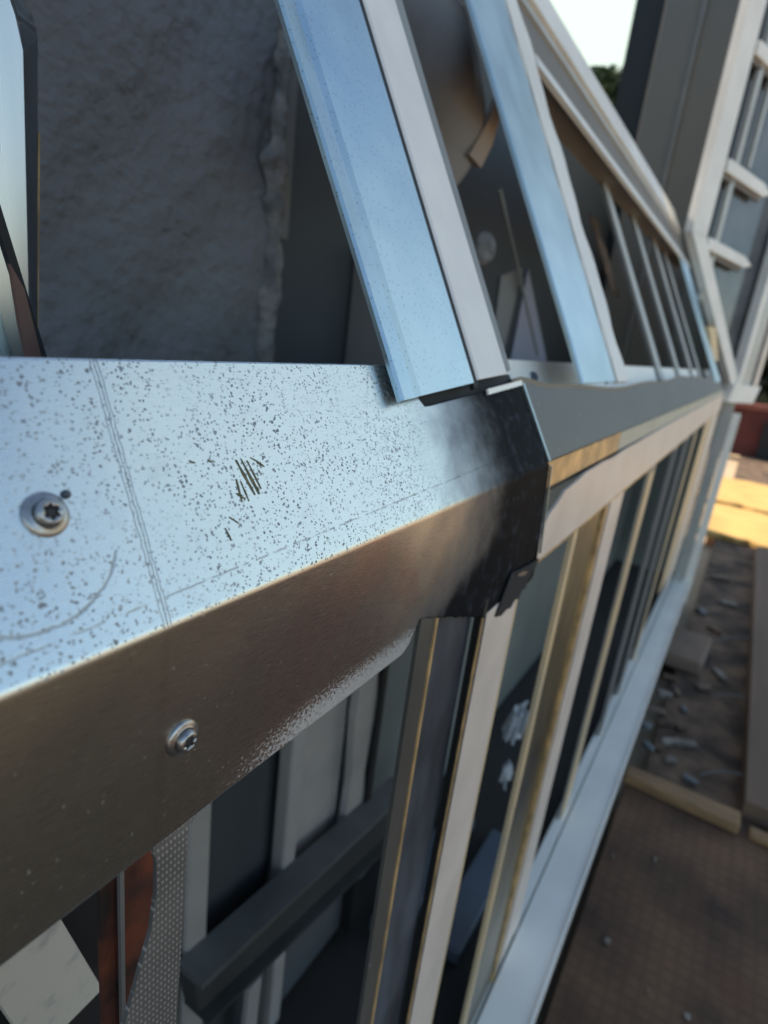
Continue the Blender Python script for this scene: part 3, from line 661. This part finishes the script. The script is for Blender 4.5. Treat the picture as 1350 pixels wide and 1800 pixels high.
# top track flange with ragged upper edge
b = B(); n = 90; up_, lo_ = [], []
rag = [(3.86, -1.36), (3.9, -1.20), (4.0, -1.10), (4.15, -1.06), (4.3, -.985), (4.6, -.96), (4.9, -.93), (5.4, -.915), (5.9, -.93), (6.5, -.915), (8, -.90), (10, -.89), (24.4, -.86)]
for j in range(n+1):
    x = 3.86+(24.4-3.86)*(j/n)**1.8
    z = next(p+(q-p)*(x-a)/(c-a) for (a, p), (c, q) in zip(rag, rag[1:]) if x <= c+1e-6)
    up_.append((x, 1.0, z+rnd.uniform(-.006, .006))); lo_.append((x, 1.0, -1.425))
i0 = 0
b.v = [p for pr in zip(up_, lo_) for p in pr]+[(p[0], 1.02, p[2]) for pr in zip(up_, lo_) for p in pr]; m2 = 2*(n+1)
for j in range(n):
    q = 2*j; b.f += [(q, q+1, q+3, q+2), (m2+q+1, m2+q, m2+q+2, m2+q+3), (q, q+2, m2+q+2, m2+q), (q+1, m2+q+1, m2+q+3, q+3)]
b.f.append((0, m2, m2+1, 1)); b.make('top_track_flange', 'film', wf, label='beige top track with ragged upper edge')
B().box(3.8, 24.4, .997, 1.03, -1.445, -1.425).make('top_track_edge', 'ochre', wf)

def part_root(name, at, parent, label=None):
    s = bpy.data.objects.new(name, None); COL.objects.link(s); s.parent = parent; s.location = W(at)-parent_world(parent); s.empty_display_size = .05
    if label: s['label'] = label
    bpy.context.view_layer.update(); return s
# stud 1: open channel seen from its open side
s1 = part_root('stud', (2.6, 1.2, -8.1), wf, 'dark blued open channel stud with two thin bright edges')
def zt(x): return -1.20-(x-2.18)*.36
B().hexa([(2.19, 1.0, -8.1), (2.33, 1.0, -8.1), (2.33, 1.02, -8.1), (2.19, 1.02, -8.1)], [(2.19, 1.0, zt(2.19)), (2.33, 1.0, zt(2.33)), (2.33, 1.02, zt(2.33)), (2.19, 1.02, zt(2.19))]).make('lip', 'flange_grey', s1)
B().hexa([(2.335, .99, -8.1), (2.36, .99, -8.1), (2.36, .999, -8.1), (2.335, .999, -8.1)], [(2.335, .99, zt(2.33)), (2.36, .99, zt(2.36)), (2.36, .999, zt(2.36)), (2.335, .999, zt(2.33))]).make('edge_highlight', 'ochre', s1)  # golden glint along the steel edge, painted as an ochre bar
B().hexa([(2.985, .99, -8.1), (3.01, .99, -8.1), (3.01, .998, -8.1), (2.985, .998, -8.1)], [(2.985, .99, -1.50), (3.01, .99, -1.51), (3.01, .998, -1.51), (2.985, .998, -1.50)]).make('edge_highlight', 'ochre', s1)
B().box(2.36, 2.99, 1.06, 1.075, -8.1, -1.2).make('web', 'dark_steel', s1)
B().box(2.36, 2.375, 1.031, 1.06, -8.1, -1.3).make('flange', 'black', s1)
B().box(3.012, 3.062, .999, 1.05, -8.1, -1.4).make('flange', 'black', s1)
s2 = part_root('stud', (3.3, 1, -8.1), wf, 'beige stud beside the dark open channel')
B().hexa([(3.065, .995, -8.1), (3.60, .995, -8.1), (3.60, 1.01, -8.1), (3.065, 1.01, -8.1)], [(3.065, .995, -1.5), (3.60, .995, -1.5), (3.60, 1.01, -1.5), (3.065, 1.01, -1.5)]).make('face', 'film', s2)
B().box(3.605, 3.66, 1.0, 1.03, -8.1, -1.38).make('edge_highlight', 'ochre_pale', s2)
s3 = part_root('stud', (5.6, 1, -8.1), wf, 'brassy reflecting stud with a beige strip on its right')
B().box(4.95, 5.08, 1.0, 1.04, -8.1, -1.43).make('edge_highlight', 'ochre_pale', s3)
B().box(5.085, 6.08, 1.02, 1.05, -8.1, -1.43).make('face', 'gold', s3)
B().box(6.09, 6.22, .99, 1.03, -8.1, -1.43).make('flange', 'ochre', s3)
B().box(6.225, 6.38, 1.05, 1.1, -8.1, -1.43).make('gap', 'black', s3)
B().box(6.40, 7.1, 1.0, 1.03, -8.1, -1.43).make('strip', 'film', s3)
for xa, wd, m1 in ((9.45, .85, 'ochre_pale'), (12.4, .7, 'panel2'), (14.4, .9, 'panel2'), (16.6, .6, 'ochre_pale')):
    s = part_root('stud', (xa, 1, -8.1), wf)
    B().box(xa, xa+wd, 1.08, 1.10, -8.1, -1.5).make('face', 'galv_dull', s)
    B().box(xa+wd*.1, xa+wd*.55, 1.05, 1.079, -8.1, -1.6).make('lip', m1, s)
s = part_root('stud', (20, 1, -8.1), wf, 'pale ochre stud at the far corner')
B().box(18.6, 20.6, 1.0, 1.03, -6.6, -1.45).make('face', 'ochre_pale', s)
B().box(20.65, 23.4, .98, 1.02, -7.2, -1.45).make('strip', 'film', s)
# bottom track
B().box(2.0, 25, .42, .96, -8.04, -8.0).make('bottom_track', 'pale_track', wf)
B().box(2.0, 25, .38, .418, -8.3, -7.96).make('bottom_track_lip', 'white_frame', wf)
B().box(6.9, 25, .985, 1.16, -8.04, -7.98).make('inner_strip', 'pale_track', wf)
B().box(2.0, 6.88, .985, 1.13, -8.05, -8.0).make('inner_strip', 'white_blue', wf, label='duller grey length of inner strip')
# corner post
s = part_root('corner_post', (24.9, .6, -8), wf)
B().box(24.6, 25.0, .62, .98, -8.6, -.9).make('inner_face', 'white_blue', s)
B().box(24.9, 25.2, .34, .60, -8.9, -1.5).make('outer_face', 'pale_track', s)
eb = B().slab([(25.7, 1.05, -8.2), (25.7, 3.3, -8.2), (25.7, 3.3, 3.5), (25.7, 1.05, -.7)], (.3, 0, 0)).make('end_board', 'grey_green'); eb['label'] = 'grey green board closing the far end of the frame'; eb['category'] = 'board'
kb = B().box(1.5, 25.5, .5, .88, DECK-.5, -8.06).make('kerb', 'plinth', None); kb['label'] = 'dark low kerb under the stud wall frame'; kb['category'] = 'kerb'

# ---- things seen through the lower wall
rr = root('rear_stud_wall', 'dim grey boarded rear wall with pale battens seen through the lower frame', 'wall', (3, 3.3, -8.2))
B().box(-3, 4.08, 3.25, 3.4, -8.2, -1.4).make('board', 'panel', rr)
B().box(4.26, 5.2, 3.15, 3.35, -8.2, -1.4).make('board', 'batten', rr, label='lighter grey board')
B().box(5.75, 25.6, 3.3, 3.45, -8.2, -1.4).make('board', 'grey_green', rr, label='long grey green board in place of glazing reflections')  # board colour stands in for soft reflections in the glazed bays
B().box(2.73, 2.97, 3.0, 3.2, -8.2, -1.2).make('batten', 'batten', rr, bevel=.03)
B().box(2.60, 2.72, 3.05, 3.2, -8.2, -1.2).make('batten', 'panel2', rr)
B().box(4.03, 4.24, 3.0, 3.18, -8.2, -1.2).make('batten', 'batten', rr, bevel=.03)
b = B(); pts = []
for k in range(9): pts.append((5.22+.05*math.sin(k*1.3)-.02*k/8, 3.0, -2.4-.5*k))
for k in range(9): pts.append((5.60+.04*math.sin(k*2.1), 3.0, -6.4+.5*k))
b.slab(pts, (0, .1, 0)); b.make('batten', 'batten', rr, label='pale ragged batten')
b = B(); b.bar((3.68, 3.0, -6.9), (3.60, 3.0, -9.5), .2, .06, (0, 1, 0)); b.make('batten', 'batten', rr)
B().box(5.62, 5.74, 2.95, 3.3, -8.2, -1.2).make('post', 'black', rr)
ch = root('cross_channel', 'dark steel channel running diagonally inside the lower frame', 'channel', (4.5, 2.8, -6))
b = B(); b.hexa([(2.72, 2.8, -6.0), (6.4, 2.8, -6.8), (6.4, 3.0, -6.8), (2.72, 3.0, -6.0)], [(2.62, 2.8, -5.45), (6.4, 2.8, -6.05), (6.4, 3.0, -6.05), (2.62, 3.0, -5.45)]); b.make('web', 'dark_beam', ch)
b = B(); b.hexa([(2.62, 2.68, -5.50), (6.4, 2.68, -6.10), (6.4, 3.0, -6.10), (2.62, 3.0, -5.50)], [(2.62, 2.68, -5.43), (6.4, 2.68, -6.03), (6.4, 3.0, -6.03), (2.62, 3.0, -5.43)]); b.make('upper_flange', 'beam_edge', ch)
b = B(); b.hexa([(2.72, 2.68, -6.06), (6.4, 2.68, -6.86), (6.4, 3.0, -6.86), (2.72, 3.0, -6.06)], [(2.72, 2.68, -6.01), (6.4, 2.68, -6.81), (6.4, 3.0, -6.81), (2.72, 3.0, -6.01)]); b.make('lower_flange', 'dark_beam', ch)
sb = B().slab([(4.0, 3.1, -6.6), (5.55, 3.1, -6.4), (5.6, 3.1, -8.15), (4.0, 3.1, -8.15)], (.1, .1, -.05)).make('slate_board', mat('slate_board', (.13, .145, .16), 0, .8, (.10, .11, .12), scale=4)); sb['label'] = 'slate blue grey board leaning below the diagonal dark channel'; sb['category'] = 'board'
def scrap(c, r, lab):
    b = B(); c = Vector(c)
    for k in range(7):
        d = Vector((rnd.uniform(-1, 1), rnd.uniform(-.4, .4), rnd.uniform(-.3, .3)))*r*.5
        a = Vector((rnd.uniform(-.5, .5), rnd.uniform(-.3, .3), 1.0))*r*.5; e = Vector((rnd.uniform(.15, .4), rnd.uniform(-.3, .3), rnd.uniform(-.2, .2)))*r
        b.slab([tuple(c+d-a-e), tuple(c+d-a+e), tuple(c+d+a+e*.4), tuple(c+d+a-e*.4)], (0, .03, .01))
    o = b.make('crumpled_scrap', 'scrap'); o['label'] = lab; o['category'] = 'scrap'
scrap((8.75, 2.0, -6.0), .42, 'larger crumpled white scrap inside the frame, right of the beige stud')
scrap((8.75, 2.0, -7.0), .26, 'smaller white scrap just below the larger one inside the frame')
for i, (z, y) in enumerate(((-8.05, 2.3), (-8.05, 1.5))):
    o = B().box(5.9+i*.3, 8.6, y, y+.5, -8.29, z).make('floor_rail', mat('blue_grey_rail', (.12, .15, .19), .2, .5), bevel=.04)
    o['label'] = ['bluish grey rail on the floor inside the frame, farther in', 'bluish grey rail on the floor just inside the bottom track'][i]; o['category'] = 'rail'

# ================================================================== UPPER LEFT STUD, ROD
pl = root('near_post', 'upright galvanised post at the upper left edge in front of the mortar wall', 'post', (1.35, 2.7, -8))
b = B(); b.slab([(1.0, 2.6, -.55), (1.42, 2.6, -.55), (1.462, 2.6, .80), (1.44, 2.6, .90), (1.40, 2.6, 1.0), (1.2, 2.6, 1.02), (1.0, 2.6, 1.02)], (0, .02, 0))
b.make('face', mat('streaked_zinc', (.58, .60, .60), .9, .25, (.46, .48, .49), scale=9, lo=.35, hi=.6, detail=3, stretch=(5, 1, .25)), pl)
b = B(); b.slab([(1.425, 2.605, -.55), (1.467, 2.605, .80), (1.455, 2.605, .88), (1.70, 2.95, 1.06), (1.72, 2.95, .98), (1.64, 2.95, -.6)], (.01, .01, 0)); b.make('side', 'dark_steel', pl)
b = B(); b.slab([(1.40, 2.6, 1.02), (1.455, 2.61, .89), (1.72, 2.95, .99), (1.63, 2.95, 1.12)], (0, 0, .02)); b.make('cap_edge', 'dark_steel', pl)
b = B(); b.bar((1.715, 2.96, .62), (1.66, 2.96, -.3), .008, .01, (0, 1, 0)); b.make('edge_highlight', 'ochre', pl)
b = B(); b.bar((1.16, 2.4, .46), (1.40, 2.4, -.42), .030, .03, (0, 1, 0)); o = b.make('steel_rod', 'black'); o['label'] = 'thin black rod slanting across the foot of the upper left post'; o['category'] = 'rod'
b = B(); b.slab([(1.255, 2.38, .05), (1.30, 2.38, -.03), (1.365, 2.38, -.34), (1.31, 2.38, -.36), (1.275, 2.38, -.15)], (0, .02, 0)); o = b.make('rusty_bracket', mat('dull_rust', (.16, .09, .07), 0, .8, (.10, .05, .04), scale=30)); o['label'] = 'narrow rusty brown bracket under the slanting rod'; o['category'] = 'bracket'
b = B(); b.slab([(.9, 2.45, .16), (1.2, 2.45, .06), (1.30, 2.45, -.36), (.9, 2.45, -.36)], (0, .02, 0)); o = b.make('spotted_flashing', 'galv'); o['label'] = 'small bluish spotted flashing piece below the post, left edge'; o['category'] = 'flashing'

# dusty sheet hanging behind the rafters
b = B(); nu, nv = 18, 18
for j in range(nv+1):
    for i in range(nu+1):
        u = i/nu; v = j/nv; wd = .75+.25*math.sin(v*3.0)
        x = 6.3+(2.3*u)*wd+.3*v; z = 3.9-2.0*v-.3*math.sin(u*3.1)*v
        b.v.append((x, 4.3-.5*math.sin(u*3.14)*math.sin(v*3.14)+.08*math.sin(u*9+v*5), z))
for j in range(nv):
    for i in range(nu): q = j*(nu+1)+i; b.f.append((q, q+1, q+nu+2, q+nu+1))
hs = root('hanging_sheet', 'dusty grey sheet bulging between the doubled and second rafters', 'sheet', (7.5, 4.2, 2))
b.make('sheet', 'bag', hs, smooth=True)
b = B(); b.slab([(8.62, 3.9, 3.35), (8.72, 3.9, 3.2), (8.50, 3.9, 2.5), (8.25, 3.9, 2.15), (7.85, 3.9, 2.2), (8.3, 3.9, 2.75)], (0, .08, 0)); b.make('folded_edge', 'kraft', hs, label='tan folded edge of the sheet')
lb = B().slab([(11.0, 4.0, 1.25), (14.3, 4.0, -1.2), (10.9, 4.0, -1.2)], (.1, .1, 0)).make('leaning_board', 'lavender'); lb['label'] = 'lilac grey triangular board piece behind the second rafter foot'; lb['category'] = 'board'
lb = B().slab([(10.05, 4.1, 1.0), (11.0, 4.1, 1.25), (10.6, 4.1, -1.2), (10.3, 4.1, -1.2)], (.1, .1, 0)).make('pale_strip', 'panel2'); lb['label'] = 'dim pale strip beside the lilac board behind the rafters'; lb['category'] = 'strip'
b = B(); b.bar((9.2, 4.0, 2.1), (12.4, 4.0, -.2), .06, .04, (0, 1, 0)); o = b.make('cord', 'panel2'); o['label'] = 'dim thin cord slanting in the dark gap before the second rafter'; o['category'] = 'cord'
dome('pale_lump', (9.35, 4.2, 1.3), (0, -1, 0), .26, .2, 'mortar', None)['label'] = 'pale rounded lump behind the white rafter flange'
bpy.data.objects['pale_lump']['category'] = 'lump'
for i, (x, s) in enumerate(((9.9, 4.2), (11.0, 4.2), (13.6, 4.3))):
    b = B()
    for k in range(3):
        xx = x+.22*k; b.slab([TP(xx, s-1.6+.2*k, -.9), TP(xx+.18, s-1.7, -.9), TP(xx+.22, s, -.9), TP(xx-.05, s, -.9)], (0, .04, 0))
    o = b.make('insulation_tuft', 'orange'); o['label'] = ['brown fibre tuft under the ridge beam, nearest the second rafter', 'brown fibre tuft under the ridge beam, middle one', 'brown fibre tuft under the ridge beam, farthest one'][i]; o['category'] = 'tuft'

# ================================================================== CORNER WINDOW FRAME (skewed plane)
qd = Vector((4, -1.8, 0)).normalized(); qn = Vector((-1.8, -4, 0)).normalized(); Q0 = Vector((24, 1.13, 0))
def QP(x, z, o=0.0):          # x = position along the long axis, z height, o outward
    t = (x-24)/qd.x; p = Q0+qd*t+qn*o; return (p.x, p.y, z)
cf = root('corner_window_frame', 'white corner window frame with stepped transoms at the right edge', 'window frame', QP(24.3, -1))
def qbar(name, m, pts, th, o_=0.0, **k): B().slab([QP(x, z, o_) for x, z in pts], tuple(qn*th)).make(name, m, cf, **k)
qbar('left_upright', 'white_frame', [(20.0, 3.5), (20.65, 3.5), (20.65, 14), (20.0, 14)], .25)
qbar('left_upright_bead', 'pale_track', [(20.66, 2.9), (20.85, 2.9), (20.85, 14), (20.66, 14)], .15)
qbar('sloping_upright', 'white_frame', [(20.0, 3.49), (20.65, 3.49), (24.62, -.55), (24.1, -.55)], .25)
qbar('sloping_bead', 'ochre_pale', [(21.9, 1.15), (22.3, 1.15), (22.9, .2), (22.7, .1)], .27)
qbar('right_upright', 'white_frame', [(24.35, -.5), (24.6, -.5), (24.6, 14), (24.35, 14)], .3)
qbar('right_upright_bead', 'white_blue', [(24.75, -.6), (25.3, -.6), (25.3, 14), (24.75, 14)], .2)
qbar('right_upright_bead', 'film', [(25.5, -.9), (25.75, -.9), (25.75, 14), (25.5, 14)], .25)
qbar('sill_joint', 'white_frame', [(24.0, -1.1), (25.6, -1.1), (25.8, -.5), (24.1, -.5)], .35)
for z, dz in ((3.0, .42), (5.0, .45), (7.8, .45), (10.6, .45)):
    b = B(); b.slab([QP(20.9, z+dz+.1, 0), QP(22.9, z+dz-.08, 0), QP(23.4, z+dz-.28, 0), QP(23.0, z+.02, 0), QP(20.9, z+.2, 0)], tuple(qn*.22)); b.make('transom', 'white_frame', cf, bevel=.03)
    b = B(); b.slab([QP(20.9, z+.16, 0), QP(23.0, z-.02, 0), QP(23.0, z-.10, 0), QP(20.9, z+.08, 0)], tuple(qn*.12)); b.make('transom_edge', 'taupe', cf)
qbar('glazing_bar', 'white_blue', [(21.35, 1.9), (21.55, 1.8), (21.55, 14), (21.35, 14)], .12)
qbar('glazing_bar', 'white_blue', [(22.0, 5.6), (22.12, 5.6), (22.12, 14), (22.0, 14)], .12)
b = B(); b.slab([QP(20.66, 3.4, -.1), QP(24.4, -.4, -.1), QP(25.9, -.4, -.1), QP(25.9, 14, -.1), QP(20.66, 14, -.1)], tuple(-qn*.05)); b.make('glass_pane', 'glass', cf)
b = B(); b.hexa([QP(20.8, .5, -2.2), QP(26, -.5, -2.2), QP(26, -.5, -2.4), QP(20.8, .5, -2.4)], [QP(20.8, 14, -2.2), QP(26, 14, -2.2), QP(26, 14, -2.4), QP(20.8, 14, -2.4)])
